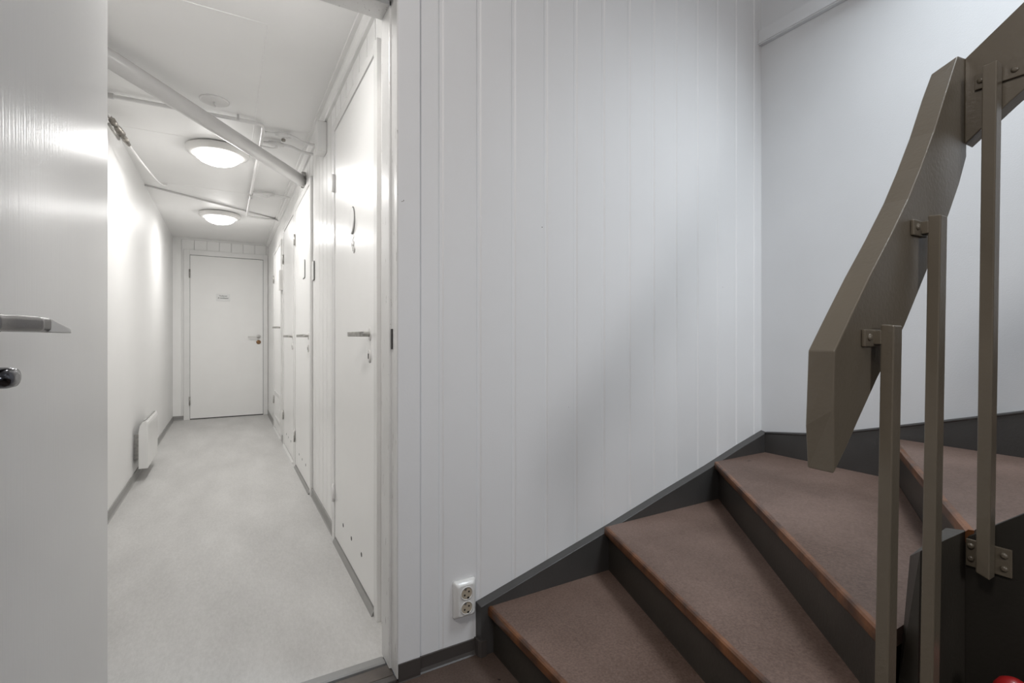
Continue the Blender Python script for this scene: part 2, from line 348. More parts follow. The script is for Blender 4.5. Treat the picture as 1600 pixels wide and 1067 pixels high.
# ------------------------------------------------------------------ doors on the right corridor wall
def lever_right(parent, y, z, mat='lever', ln=0.125, plate=True, s=1.0):
    """lever on the x = RX wall, spindle at y, lever pointing to +y and splaying away from the door"""
    bm = BM(); x = RX-0.012
    add_lathe(bm, [(0.010, 0), (0.010, -0.032)], (x, y, z), 'X', 12)
    add_prism(bm, [(x-0.026, y-0.009, z-0.010), (x-0.026, y-0.009, z+0.010), (x-0.040, y-0.009, z+0.010), (x-0.040, y-0.009, z-0.010)],
              [(x-0.052, y+ln*0.72, z-0.009), (x-0.052, y+ln*0.72, z+0.009), (x-0.066, y+ln*0.72, z+0.009), (x-0.066, y+ln*0.72, z-0.009)])
    h = obj('handle', bm, mat, parent, 'old grey metal lever handle', bevel=0.002)
    bm = BM()
    add_prism(bm, [(x-0.053, y+ln*0.72, z-0.009), (x-0.053, y+ln*0.72, z+0.009), (x-0.066, y+ln*0.72, z+0.009), (x-0.066, y+ln*0.72, z-0.009)],
              [(x-0.050, y+ln, z-0.009), (x-0.050, y+ln, z-0.004), (x-0.054, y+ln, z-0.004), (x-0.054, y+ln, z-0.009)])
    obj('lever_tip', bm, 'pale_steel', h, 'bevelled tip with its glint put in a pale colour')
    if plate:
        bm = BM(); add_lathe(bm, [(0.026, 0.006), (0.026, 0.0), (0.023, -0.003)], (x, y, z), 'X', 20, 0.7, 1.0)
        obj('rosette', bm, 'plastic', h, 'white oval rosette')
        bm = BM(); add_lathe(bm, [(0.026, 0.006), (0.026, -0.002), (0.023, -0.006)], (x, y, z-0.085), 'X', 20, 0.62, 1.0)
        k = obj('key_plate', bm, 'plastic', parent, 'white oval key plate')
        bm = BM(); add_box(bm, x-0.0075, x-0.004, y-0.003, y+0.003, z-0.095, z-0.075); obj('keyhole', bm, 'black', k, 'black keyhole')
def corridor_door(n, y0, y1, ztop, label, casing=0.05, holes=True, bottom=0.028, sill='base_grey', hz=1.055, hinges=(1.83, 0.25), plate=True, cas0=None, cas1=None, latch='near'):
    d = thing('door_%d' % n, (RX, (y0+y1)/2, 0), label, 'door', kind='structure')
    c0 = casing if cas0 is None else cas0; c1 = casing if cas1 is None else cas1
    bm = BM()
    add_box(bm, RX-0.016, RX, y0-c0, y0-0.003, 0.0, ztop+0.045, 0.002)
    add_box(bm, RX-0.016, RX, y1+0.003, y1+c1, 0.0, ztop+0.045, 0.002)
    add_box(bm, RX-0.016, RX, y0-0.003, y1+0.003, ztop+0.003, ztop+0.045, 0.002)
    obj('door_frame', bm, 'trim', d)
    bm = BM(); add_box(bm, RX-0.011, RX+0.001, y0, y1, bottom, ztop, 0.0015); obj('door_panel', bm, 'door', d)
    bm = BM(); add_box(bm, RX-0.004, RX, y0-0.003, y1+0.003, 0.0, ztop+0.003); obj('gap', bm, 'black', d, 'dark gap round the door panel')
    bm = BM(); prism_y(bm, [(RX, 0), (RX-0.024, 0), (RX-0.021, 0.008), (RX-0.014, bottom-0.008), (RX, bottom-0.008)], y0, y1); obj('door_sill', bm, sill, d)
    for z in hinges:
        bm = BM(); add_tube(bm, [(RX-0.020, y1+0.001, z-0.045), (RX-0.020, y1+0.001, z+0.045)], 0.006, 10)
        add_box(bm, RX-0.018, RX-0.012, y1-0.002, y1+0.022, z-0.035, z+0.035)
        obj('hinge', bm, 'lever' if n > 1 else 'pipe_white', d)
    if holes:
        for k in range(3):
            yy = y0+0.21+k*0.183
            if k == 2: yy = y0+0.576
            if k == 1: yy = y0+0.398
            bm = BM(); add_lathe(bm, [(0.0095, 0.002), (0.0095, -0.0008)], (RX-0.011, yy, 0.150), 'X', 14); obj('vent_hole', bm, 'black', d, 'small dark vent hole')
    lever_right(d, y0+0.066, hz, plate=plate)
    return d
d1 = corridor_door(1, 1.85, 2.63, 2.095, 'white flush door nearest the doorway, three vent holes along its foot', cas0=0.047, cas1=0.06)
d2 = corridor_door(2, 3.50, 4.30, 2.06, 'white flush door past the plain boards, second along the right corridor wall', cas0=0.045, cas1=0.06)
d3 = corridor_door(3, 4.42, 5.22, 2.06, 'white flush door just beyond the second one, with a light wooden sill', cas0=0.06, cas1=0.06, sill='trim', hinges=(1.80, 0.30))
d4 = corridor_door(4, 5.55, 6.34, 2.00, 'bright white panel door farthest along the right corridor wall, handle set higher', holes=False, hz=1.15, cas0=0.05, cas1=0.05, sill='trim', plate=False, hinges=(1.72, 0.33))
bm = BM()
for a, b, c, e in ((5.62, 6.27, 0.12, 0.16), (5.62, 6.27, 0.40, 0.44), (5.62, 5.66, 0.16, 0.40), (6.23, 6.27, 0.16, 0.40)): add_box(bm, RX-0.016, RX-0.010, a, b, c, e, 0.001)
obj('panel_moulding', bm, 'trim', d4)

# end door
d5 = thing('door_5', (0.01, EY, 0), 'white flush door closing the far end of the corridor', 'door', kind='structure')
bm = BM(); Yf = EY-0.018
add_box(bm, -0.472, -0.408, Yf, EY, 0, 2.165, 0.003); add_box(bm, 0.431, 0.483, Yf, EY, 0, 2.165, 0.003); add_box(bm, -0.408, 0.431, Yf, EY, 2.100, 2.165, 0.003)
add_box(bm, -0.420, -0.406, Yf+0.006, EY, 0, 2.10); add_box(bm, 0.429, 0.440, Yf+0.006, EY, 0, 2.10)
obj('door_frame', bm, 'trim', d5)
bm = BM(); add_box(bm, -0.403, 0.425, EY-0.010, EY+0.001, 0.012, 2.095, 0.001); obj('door_panel', bm, 'door_matte', d5)
bm = BM(); add_box(bm, -0.406, 0.429, EY-0.003, EY, 0.0, 2.10); obj('gap', bm, 'black', d5, 'dark gap round the door panel')
for z in (1.86, 0.24):
    bm = BM(); add_tube(bm, [(-0.407, EY-0.020, z-0.055), (-0.407, EY-0.020, z+0.055)], 0.009, 10); obj('hinge', bm, 'lever', d5)
bm = BM(); add_lathe(bm, [(0.026, 0), (0.026, -0.008), (0.012, -0.010), (0.011, -0.05)], (0.372, EY-0.010, 1.062), 'Y', 20)
add_tube(bm, [(0.374, EY-0.058, 1.062), (0.34, EY-0.062, 1.060), (0.245, EY-0.060, 1.056)], [0.011, 0.010, 0.008], 10)
obj('handle', bm, 'pale_steel', d5, 'pale steel lever handle')
bm = BM(); add_lathe(bm, [(0.028, 0), (0.028, -0.006), (0.020, -0.012), (0.016, -0.022)], (0.372, EY-0.010, 0.985), 'Y', 20); cyl = obj('lock_cylinder', bm, 'brass', d5, 'brown brass lock cylinder')
bm = BM(); add_box(bm, 0.3705, 0.3735, EY-0.034, EY-0.031, 0.977, 0.993); obj('keyway', bm, 'black', cyl)

# ------------------------------------------------------------------ open door leaf on the left
d6 = thing('door_6', (-0.26, 1.46, 0), 'grey white open door standing close at the left edge with a steel lever', 'door', kind='structure')
bm = BM(); add_box(bm, -0.280, -0.240, 0.655, 1.465, 0.012, 2.07, 0.002); obj('door_panel', bm, 'leaf', d6)
sy = 0.712; sz = 1.056
bm = BM()
add_lathe(bm, [(0.026, 0.0), (0.026, 0.006), (0.023, 0.009), (0.010, 0.010), (0.010, 0.035)], (-0.240, sy, sz), 'X', 28)
hr = obj('rosette', bm, 'steel', d6)
bm = BM()
def rring(x, y, w_, h_, r_=0.006, n=5):
    """rounded rectangle section standing across the lever direction"""
    out = []
    for cx, cz, a0 in ((w_/2-r_, h_/2-r_, 0), (-w_/2+r_, h_/2-r_, PI/2), (-w_/2+r_, -h_/2+r_, PI), (w_/2-r_, -h_/2+r_, 1.5*PI)):
        for k in range(n):
            a = a0 + PI/2*k/(n-1); out.append((x + cx + r_*math.cos(a), y, sz + cz + r_*math.sin(a)))
    return out
pts = [(-0.2125, 0.690), (-0.2115, 0.708), (-0.2060, 0.730), (-0.1960, 0.772), (-0.1920, 0.788)]
rings = [[bm.verts.new(p) for p in rring(x, y, 0.020, 0.0185+0.0*i)] for i, (x, y) in enumerate(pts)]
for a, b in zip(rings, rings[1:]):
    for k in range(len(a)): bm.faces.new((a[k], a[(k+1) % len(a)], b[(k+1) % len(a)], b[k])).smooth = True
bm.faces.new(rings[0][::-1]); bm.faces.new(rings[-1])
lv = obj('handle', bm, 'steel', d6, 'polished steel lever handle')
bm = BM()   # bevelled end, lower edge longest
x, y = pts[-1]
a = [(x-0.010, y, sz-0.0092), (x-0.010, y, sz+0.0085), (x+0.0085, y, sz+0.0085), (x+0.0098, y, sz-0.0092)]
b = [(x+0.014, y+0.045, sz-0.0098), (x+0.014, y+0.045, sz-0.004), (x+0.019, y+0.043, sz-0.004), (x+0.020, y+0.043, sz-0.0098)]
add_prism(bm, a, b); obj('lever_tip', bm, 'pale_steel', lv, 'bevelled lever tip with its glint put in a pale colour', bevel=0.0012)
bm = BM(); add_lathe(bm, [(0.026, 0.0), (0.026, 0.006), (0.022, 0.010), (0.016, 0.012), (0.015, 0.020)], (-0.240, sy, 0.998), 'X', 28)
add_lathe(bm, [(0.0100, 0.018), (0.0112, 0.022), (0.0114, 0.040), (0.0095, 0.046), (0.004, 0.048)], (-0.240, sy+0.004, 0.998), 'X', 28, 1.9, 1.0)
obj('thumb_turn', bm, 'chrome_dark', d6, 'dark chrome thumb turn below the lever')

# ------------------------------------------------------------------ staircase
st = thing('staircase', (1.3, 0.9, 0), 'winding staircase with brown linoleum treads, wooden nosings and dark risers', 'staircase')
R1 = [0.155, 0.322, 0.490, 0.650]
NL = [((0.745, 0.44), (0.745, 1.44)), ((0.909, 0.44), (1.242, 1.44)), ((1.049, 0.44), (1.877, 1.44)), ((1.301, 0.4025), (2.243, 0.925))]
WI, WW = 2.243, 1.44
ov = 0.018
def off(p, q, d):
    """shift segment p-q to its left by d"""
    v = Vector((q[0]-p[0], q[1]-p[1])).normalized(); n = Vector((v.y, -v.x))*d
    return (p[0]+n.x, p[1]+n.y), (q[0]+n.x, q[1]+n.y)
def clampseg(p, q, ylo, yhi):
    """re-cut a segment at y = ylo and y = yhi"""
    f = lambda y: (p[0] + (q[0]-p[0])*(y-p[1])/(q[1]-p[1]), y)
    return f(ylo), f(yhi)
def nosing(parent, p, q, z):
    v = Vector((q[0]-p[0], q[1]-p[1], 0)).normalized(); n = Vector((-v.y, v.x, 0))  # n points out over the step below
    P, Q = Vector((p[0], p[1], z)), Vector((q[0], q[1], z)); Z = Vector((0, 0, 1))
    pr = [(-0.012, 0.0012), (-0.003, 0.001), (0.001, -0.003), (0.002, -0.014), (0.001, -0.026), (-0.004, -0.033), (-0.012, -0.035)]
    bm = BM(); add_prism(bm, [P + n*a + Z*b for a, b in pr], [Q + n*a + Z*b for a, b in pr])
    obj('nosing', bm, 'wood', parent, 'worn varnished wooden nosing')
def tread_poly(i):
    p, q = NL[i]
    if i < 2:
        a, b = off(*NL[i+1], 0.028); a, b = clampseg(a, b, 0.44, 1.44)
        return [p, q, b, a]
    if i == 2:
        a, b = off(*NL[3], 0.028)
        return [p, q, (WI, WW), (WI, 0.905), (1.342, 0.405), (1.302, 0.44)]
    return None
polys = [tread_poly(0), tread_poly(1), tread_poly(2), [(1.301, 0.4025), (2.243, 0.925), (2.243, 0.14), (1.342, 0.14), (1.342, 0.395)]]
segs = list(NL)
y = 0.17; z = 0.818
while y > -1.3:
    segs.append(((1.342, y), (2.243, y))); polys.append([(1.342, y), (2.243, y), (2.243, y-0.278 if y-0.25 > -1.3 else -1.48), (1.342, y-0.278 if y-0.25 > -1.3 else -1.48)]); R1.append(z)
    y -= 0.25; z += 0.168
for i, (poly, z, (p, q)) in enumerate(zip(polys, R1, segs)):
    bm = BM(); inner, outer = off(p, q, 0.011)
    pl = list(poly); pl[0] = inner; pl[1] = outer
    if i < 3: pl[0], pl[1] = clampseg(inner, outer, 0.44, 1.44)
    if i == 3: pl[1] = (2.243, 0.925-0.0125)
    prism_z(bm, pl, z-0.033, z)
    tr = obj('tread', bm, 'tread', st)
    nosing(tr, p, q, z)
    # riser below, set back under the nosing
    a, b = off(p, q, ov); c, d = off(p, q, ov+0.010)
    if i < 3:
        a, b = clampseg(a, b, 0.44, 1.44); c, d = clampseg(c, d, 0.44, 1.44)
    elif i == 3:
        a = (1.342, a[1]+(1.342-a[0])*0.5546); c = (1.342, c[1]+(1.342-c[0])*0.5546)
        b = (2.243, b[1]+(2.243-b[0])*0.5546); d = (2.243, d[1]+(2.243-d[0])*0.5546)
    zb = 0.0 if i == 0 else R1[i-1]
    bm = BM(); prism_z(bm, [a, b, d, c], zb, z-0.033); obj('riser', bm, 'riser_paint', st)
# wall strings
top = [(0.713, 0.167), (0.985, 0.238), (1.275, 0.314), (1.564, 0.396), (1.843, 0.471), (2.068, 0.538), (WX-0.002, 0.590)]
bm = BM()
fro = [(0.718, 0.055)] + [(x + (0.006 if i == 0 else 0), z-0.006) for i, (x, z) in enumerate(top)] + [(WX-0.002, 0.0), (0.722, 0.0)]
bac = [(0.713, 0.055)] + [(x, z+0.001) for x, z in top] + [(WX-0.002, 0.0), (0.713, 0.0)]
fs = add_prism(bm, [(x, WW, z) for x, z in fro], [(x, WY-0.0005, z) for x, z in bac])
obj('wall_string', bm, 'string_paint', st, bevel=0.0015)
rt = [(WY-0.031, 0.588), (1.26, 0.612), (1.09, 0.648), (0.943, 0.690), (0.717, 0.755), (0.554, 0.803), (0.30, 0.93), (0.0, 1.12), (-1.48, 2.12)]
bm = BM(); prism_x(bm, rt + [(-1.48, 0.0), (WY-0.031, 0.0)], WI, WX-0.001)
obj('wall_string', bm, 'string_paint', st, bevel=0.001)
bm = BM(); pr = [(y, z) for y, z in rt]   # thin bead along its top edge
add_tube(bm, [(WI+0.002, y, z-0.006) for y, z in rt], 0.0055, 8); obj('bead', bm, 'string_paint', st)
# inner strings: the short lower one ends in an upright face, the upper one follows the flight
bm = BM()
near = [(1.312, 0.646), (1.100, 0.650), (1.089, 0.40), (1.080, 0.34), (0.99, 0.30), (0.745, 0.09), (0.735, 0.0), (1.312, 0.0)]
far = [(1.312, 0.640), (1.148, 0.617), (1.103, 0.40), (1.085, 0.34), (0.99, 0.30), (0.745, 0.09), (0.735, 0.0), (1.312, 0.0)]
add_prism(bm, [(x, 0.405, z) for x, z in near], [(x, 0.4395, z) for x, z in far])
obj('inner_string', bm, 'mid_string', st, bevel=0.0015)
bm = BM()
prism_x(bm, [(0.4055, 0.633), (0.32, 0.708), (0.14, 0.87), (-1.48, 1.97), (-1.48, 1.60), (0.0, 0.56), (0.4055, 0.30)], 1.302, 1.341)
obj('inner_string', bm, 'shaded_string', st, bevel=0.0015)
bm = BM(); prism_x(bm, [(0.404, 0.0), (0.404, 0.30), (0.0, 0.56), (-1.3, 1.46), (-1.3, 0.0)], 1.315, 1.335); obj('side_panel', bm, 'riser_paint', st)  # riser paint reused here to stand in for low shade
bm = BM()   # coved vinyl wrapped round the foot of the wall string
prism_z(bm, [(0.707, WY-0.001), (0.709, 1.443), (0.716, 1.433), (0.735, 1.433), (0.735, WY-0.001)], 0.0, 0.052); obj('string_foot', bm, 'base_dark', st)

# ------------------------------------------------------------------ railing
rl = thing('stair_railing', (1.15, 0.40, 0.3), 'brown grey wooden plank railing with three flat metal balusters', 'railing')
near = [(1.268, 1.606), (1.215, 1.522), (1.159, 1.431), (1.105, 1.355), (1.054, 1.289), (0.985, 1.213), (0.917, 1.143), (0.860, 1.080), (0.807, 1.020), (0.804, 0.93), (0.805, 0.832)]
botr = [(0.842, 0.868), (0.875, 0.904), (0.942, 0.974), (1.037, 1.060), (1.130, 1.168), (1.225, 1.282), (1.275, 1.350), (1.311, 1.411), (1.311, 1.612)]
bm = BM()
far = [(x, z) for x, z in near]; far[0] = (1.258, 1.584); far[-2] = (0.7995, 0.90)
prs = near + botr
add_prism(bm, [(x, 0.405, z) for x, z in prs], [(x, 0.445, z) for x, z in far + botr[:-1] + [(1.311, 1.60)]])
obj('lower_rail', bm, 'stair_paint', rl, bevel=0.002)
bm = BM()
prism_x(bm, [(0.4055, 1.609), (0.318, 1.676), (0.0, 1.925), (-1.45, 3.05), (-1.45, 2.84), (0.0, 1.76), (0.337, 1.4955), (0.4055, 1.435)], 1.302, 1.342)
obj('upper_rail', bm, 'stair_paint', rl, bevel=0.002)
def screw(parent, p, axis, sgn, ang, r=0.006):
    bm = BM(); add_lathe(bm, [(r, 0), (r, sgn*0.001), (r*0.8, sgn*0.003), (r*0.35, sgn*0.0042)], p, axis, 14)
    obj('screw', bm, 'stair_paint', parent)
def baluster_y(xt, zt, xb, zb, w_=0.028, d_=0.019):
    """flat bar in front of the lower rail; leans slightly"""
    y0, y1 = 0.371, 0.371+d_
    bm = BM()
    add_prism(bm, [(xb-w_/2, y0, zb), (xb+w_/2, y0, zb), (xb+w_/2, y1, zb), (xb-w_/2, y1, zb)],
              [(xt-w_/2, y0, zt-0.002), (xt+w_/2, y0, zt-0.002), (xt+w_/2, y1, zt), (xt-w_/2, y1, zt)])
    b = obj('baluster', bm, 'stair_paint', rl, bevel=0.002)
    bm = BM(); add_box(bm, xt-w_/2-0.030, xt+w_/2-0.006, 0.3985, 0.4045, zt-0.036, zt-0.008, 0.002)
    add_box(bm, xt-w_/2-0.004, xt+w_/2-0.006, 0.388, 0.402, zt-0.032, zt-0.010, 0.001)
    obj('bracket', bm, 'stair_paint', b)
    screw(b, (xt-w_/2-0.017, 0.3985, zt-0.021), 'Y', -1, 0)
    if zb < 0.5:
        bm = BM(); add_box(bm, xb-w_/2-0.002, xb+w_/2+0.002, 0.388, 0.4045, zb+0.015, zb+0.06, 0.001); obj('bracket', bm, 'stair_paint', b)
baluster_y(0.930, 1.062, 0.895, 0.13)
baluster_y(1.103, 1.260, 1.0655, 0.34)
bm = BM()
x0, x1 = 1.264, 1.292
add_prism(bm, [(x0, 0.3775, 0.583), (x1, 0.3775, 0.583), (x1, 0.357, 0.575), (x0, 0.357, 0.575)],
          [(x0, 0.3675, 1.566), (x1, 0.3675, 1.566), (x1, 0.346, 1.568), (x0, 0.346, 1.568)])
b3 = obj('baluster', bm, 'stair_paint', rl, bevel=0.002)
bm = BM(); add_box(bm, 1.2965, 1.3015, 0.312, 0.389, 1.536, 1.566, 0.0015); add_box(bm, 1.290, 1.298, 0.350, 0.364, 1.540, 1.562); obj('bracket', bm, 'stair_paint', b3)
bm = BM(); add_box(bm, 1.2965, 1.3015, 0.334, 0.402, 0.580, 0.634, 0.0015); add_box(bm, 1.290, 1.298, 0.360, 0.374, 0.585, 0.630); obj('bracket', bm, 'stair_paint', b3)
for yy, zz in ((0.379, 1.552), (0.330, 1.551), (0.394, 0.621), (0.394, 0.596), (0.345, 0.620), (0.345, 0.595)):
    screw(b3, (1.2965, yy, zz), 'X', -1, 0)

# ------------------------------------------------------------------ double socket
so = thing('wall_socket', (0.668, WY, 0.137), 'white double power socket low on the board wall by the stairs', 'socket')
SX0, SX1, SZ0, SZ1 = 0.630, 0.709, 0.133, 0.254
bm = BM()
def rect(i, yy, r=0.008):
    x0, x1, z0, z1 = SX0+i, SX1-i, SZ0+i, SZ1-i; out = []
    for cx, cz, a0 in ((x1-r, z1-r, 0), (x0+r, z1-r, PI/2), (x0+r, z0+r, PI), (x1-r, z0+r, 1.5*PI)):
        for k in range(5): out.append((cx+r*math.cos(a0+PI/8*k), yy, cz+r*math.sin(a0+PI/8*k)))
    return out
rs = [[bm.verts.new(p) for p in rect(i, yy)] for i, yy in ((0, WY), (0, WY-0.007), (0.004, WY-0.014), (0.010, WY-0.022), (0.013, WY-0.024))]
for a, b in zip(rs, rs[1:]):
    for k in range(20): bm.faces.new((a[k], a[(k+1) % 20], b[(k+1) % 20], b[k])).smooth = True
bm.faces.new(rs[-1]); bm.faces.new(rs[0][::-1])
obj('socket_cover', bm, 'plastic', so)
for zc in (0.2165, 0.1700):
    yf = WY-0.024; cx = 0.6700
    bm = BM(); add_lathe(bm, [(0.0215, 0), (0.0215, -0.0022), (0.0195, -0.0022), (0.0185, -0.0004), (0.0185, 0.0)], (cx, yf, zc), 'Y', 28); ou = obj('outlet_ring', bm, 'plastic', so)
    bm = BM(); add_lathe(bm, [(0.0185, 0.0), (0.0185, -0.0008)], (cx, yf, zc), 'Y', 28); obj('outlet_well', bm, 'socket_in', ou, 'beige recessed socket well')
    for dx, dz in ((-0.0075, -0.0045), (0.0075, 0.0045)):
        bm = BM(); add_lathe(bm, [(0.0030, -0.0006), (0.0030, -0.0014)], (cx+dx, yf, zc+dz), 'Y', 12); obj('pin_hole', bm, 'black', ou)
    for sg in (-1, 1):
        bm = BM(); add_box(bm, cx-sg*0.005-0.0035, cx-sg*0.005+0.0035, yf-0.0020, yf-0.0004, zc+sg*0.0145-0.0028, zc+sg*0.0145+0.0028)
        obj('earth_clip', bm, 'black' if sg < 0 else 'lever', ou)

# ------------------------------------------------------------------ red topped object below the upper flight
rd = thing('red_canister', (1.225, 0.315, 0), 'red object with a rounded top in front of the dark stair panel', 'canister')
bm = BM(); add_lathe(bm, [(0.026, 0.0), (0.029, 0.004), (0.029, 0.385), (0.027, 0.392)], (1.222, 0.312, 0), 'Z', 32); obj('body', bm, 'red', rd)
bm = BM(); add_lathe(bm, [(0.029, 0.392), (0.0295, 0.398), (0.027, 0.410), (0.020, 0.421), (0.010, 0.427), (0.002, 0.429)], (1.222, 0.312, 0), 'Z', 32); obj('domed_lid', bm, 'red', rd)

# ------------------------------------------------------------------ corridor lamps
def lamp(x, y, label, glow='lampglow', power=9.0):
    t = thing('ceiling_lamp', (x, y, CZ), label, 'ceiling lamp', 'round ceiling lamps in the corridor')
    bm = BM(); add_lathe(bm, [(0.165, 0.0), (0.188, -0.010), (0.188, -0.024), (0.182, -0.036), (0.165, -0.046), (0.136, -0.052), (0.130, -0.046)], (x, y, CZ), 'Z', 48); obj('lamp_base', bm, 'plastic', t, 'white plastic rim')
    bm = BM(); add_lathe(bm, [(0.134, -0.049), (0.134, -0.053), (0.124, -0.070), (0.104, -0.086), (0.075, -0.099), (0.040, -0.107), (0.005, -0.109)], (x, y, CZ), 'Z', 48); obj('diffuser', bm, glow, t, 'glowing frosted diffuser')
    d = bpy.data.lights.new('lamp_light', 'AREA'); d.shape = 'DISK'; d.size = 0.22; d.energy = power; d.color = (1.0, 0.985, 0.965)
    o = bpy.data.objects.new('lamp_light', d); C.objects.link(o); o.location = (x, y, CZ-0.113)
lamp(-0.05, 1.80, 'added round ceiling lamp just inside the doorway, out of view, brightening the near corridor', 'lampglow_added', 3.6)  # unseen lamp, added to brighten the near end of the corridor
lamp(-0.05, 3.85, 'round glowing ceiling lamp nearest, beside the thick slanting pipe')
lamp(-0.06, 5.84, 'round glowing ceiling lamp farther off, close to the end door')

# ------------------------------------------------------------------ pipes under the corridor ceiling
def pipe(name, path, r, mat, label, smooth=0, group=None, cat='pipe'):
    bm = BM(); add_tube(bm, path, r, 16, smooth=smooth); return obj(name, bm, mat, None, label, cat=cat, group=group)
pd = Vector((0.93, 1.165, -0.067)); p0 = Vector((-0.44, 2.682, 2.236))
big = thing('drain_pipe', (0.0, 3.3, 2.15), 'thick grey white pipe slanting across the corridor under the ceiling', 'pipe')
bm = BM(); add_tube(bm, [p0 - pd*0.125, p0 + pd*0.5, p0 + pd*0.99], 0.040, 32); obj('pipe_run', bm, 'pipe', big)
bm = BM(); e = p0 + pd*0.985
for k in range(9):
    a = 2*PI*k/9; add_box(bm, -0.014, 0.014, -0.012, 0.012, -0.010, 0.010, 0.004, Matrix.Translation((RX-0.012, e.y+0.045*math.cos(a)+0.004*random.random(), e.z+0.012+0.045*math.sin(a))) @ Matrix.Rotation(a*3, 4, 'X'))
obj('wall_filler', bm, 'glue', big, 'crumbly filler where it enters the wall')
bm = BM(); add_tube(bm, [(LX, 3.225, 2.284), (0.13, 3.205, 2.284), (0.178, 3.215, 2.284), (0.190, 3.27, 2.284), (0.183, 4.2, 2.284), (0.176, 5.60, 2.284), (0.180, 5.70, 2.284), (0.22, 5.72, 2.284), (RX-0.01, 5.76, 2.284)], 0.0105, 14, smooth=2)
wp = obj('water_pipe', bm, 'pipe_white', None, 'thin white water pipe running across, then along the corridor ceiling', cat='pipe')
for k, (a, b, r_) in enumerate((((LX+0.0, 3.225, 2.284), (-0.505, 3.223, 2.284), 0.0155), ((0.1805, 4.80, 2.284), (0.1795, 4.84, 2.284), 0.017))):
    bm = BM(); add_tube(bm, [a, b], r_, 14); obj('coupling', bm, 'pipe', wp)
for q in ((0.165, 0.195, 4.95, 4.962), (0.05, 0.062, 3.195, 3.215)):
    bm = BM(); add_box(bm, *q, 2.278, CZ-0.0005); obj('pipe_clip', bm, 'pipe', wp)
def valve_pipe(path, vx, vy, vz, label, down):
    t = thing('valve_pipe', (vx, vy, vz), label, 'pipe', 'short branch pipes with stop valves')
    bm = BM(); add_tube(bm, path, 0.0085, 12, smooth=2); obj('pipe_run', bm, 'pipe_white', t)
    bm = BM()
    add_tube(bm, [(vx-0.045, vy, vz), (vx-0.030, vy, vz), (vx-0.029, vy, vz), (vx+0.025, vy, vz), (vx+0.026, vy, vz), (vx+0.045, vy, vz)], [0.013, 0.013, 0.017, 0.017, 0.013, 0.013], 8)
    add_tube(bm, [(vx, vy, vz), (vx, vy-0.004, vz-0.028)], 0.007, 10)
    obj('valve_body', bm, 'pipe_white', t)
    bm = BM()
    if down: add_tube(bm, [(vx, vy-0.004, vz-0.024), (vx-0.02, vy-0.004, vz-0.034), (vx-0.045, vy-0.004, vz-0.032), (vx-0.095, vy-0.004, vz-0.032)], 0.0045, 8)
    else: add_lathe(bm, [(0.009, -0.040), (0.012, -0.036), (0.012, -0.026)], (vx, vy-0.004, vz), 'Z', 12)
    obj('valve_handle', bm, 'pipe_white' if down else 'brass_dirty', t)
    return t
valve_pipe([(0.202, 3.33, 2.285), (0.30, 3.31, 2.285), (0.36, 3.30, 2.280), (0.40, 3.29, 2.252), (0.455, 3.28, 2.245), (RX, 3.28, 2.245)], 0.30, 3.312, 2.283, 'white branch pipe with stop valve, nearer of the two running to the boxed corner', False)
valve_pipe([(0.202, 3.50, 2.285), (0.30, 3.48, 2.285), (0.36, 3.47, 2.280), (0.41, 3.46, 2.255), (0.46, 3.45, 2.245), (RX, 3.45, 2.245)], 0.275, 3.482, 2.283, 'white branch pipe with lever stop valve, just behind the nearer one', True)
valve_pipe([(0.1955, 4.76, 2.290), (0.30, 4.75, 2.288), (0.42, 4.74, 2.280), (RX, 4.735, 2.275)], 0.315, 4.748, 2.287, 'small white branch pipe with valve, far beyond the thick slanting pipe', True)
pipe('conduit', [(LX, 5.035, 2.3025), (RX, 5.80, 2.3025)], 0.0072, 'pipe', 'thin painted conduit crossing the ceiling between the two lamps')
bm = BM(); add_box(bm, RX-0.052, RX-0.0005, 2.925, 3.02, 2.09, CZ-0.05, 0.004)
obj('pipe_box', bm, 'trim', None, 'small white box on the wall under the ceiling moulding', cat='box')
# hose with dark valve, top left
hs = thing('hose', (-0.5, 3.6, 2.2), 'white hose with a tarnished valve hanging from the ceiling at left', 'hose')
bm = BM(); add_tube(bm, [(-0.565, 3.43, 2.270), (-0.545, 3.50, 2.240), (-0.505, 3.645, 2.185), (-0.47, 3.90, 2.160), (-0.445, 4.30, 2.175), (-0.437, 4.70, 2.235), (-0.437, 4.98, 2.31)], 0.0065, 10, smooth=3); obj('hose_line', bm, 'cable', hs)
bm = BM(); A = Vector((-0.558, 3.455, 2.258)); B = Vector((-0.500, 3.66, 2.182)); ks = [0, .08, .1, .25, .27, .42, .44, .6, .62, .78, .8, 1]; rr = [.009, .009, .016, .016, .011, .018, .018, .020, .012, .015, .015, .009]
add_tube(bm, [A.lerp(B, k) for k in ks], [q*1.05 for q in rr], 8); obj('valve_body', bm, 'brass_dirty', hs, 'tarnished metal valve')
bm = BM(); q = A.lerp(B, 0.55); add_tube(bm, [q, q + Vector((-0.01, 0.01, -0.035))], 0.006, 8); add_tube(bm, [q + Vector((-0.01, 0.01, -0.035)), q + Vector((-0.035, -0.12, 0.0))], 0.0075, 8); obj('valve_handle', bm, 'lever', hs)
bm = BM(); add_lathe(bm, [(0.070, 0), (0.070, -0.004), (0.062, -0.008)], (-0.057, 3.075, CZ), 'Z', 36)
add_tube(bm, [(-0.057, 3.075, CZ-0.006), (-0.057, 3.075, CZ-0.020), (-0.05, 3.08, CZ-0.026), (-0.057, 3.09, CZ-0.030)], 0.0035, 8)
obj('ceiling_cover_plate', bm, 'pipe_white', None, 'small round painted cover plate with hook on the corridor ceiling', cat='cover plate')

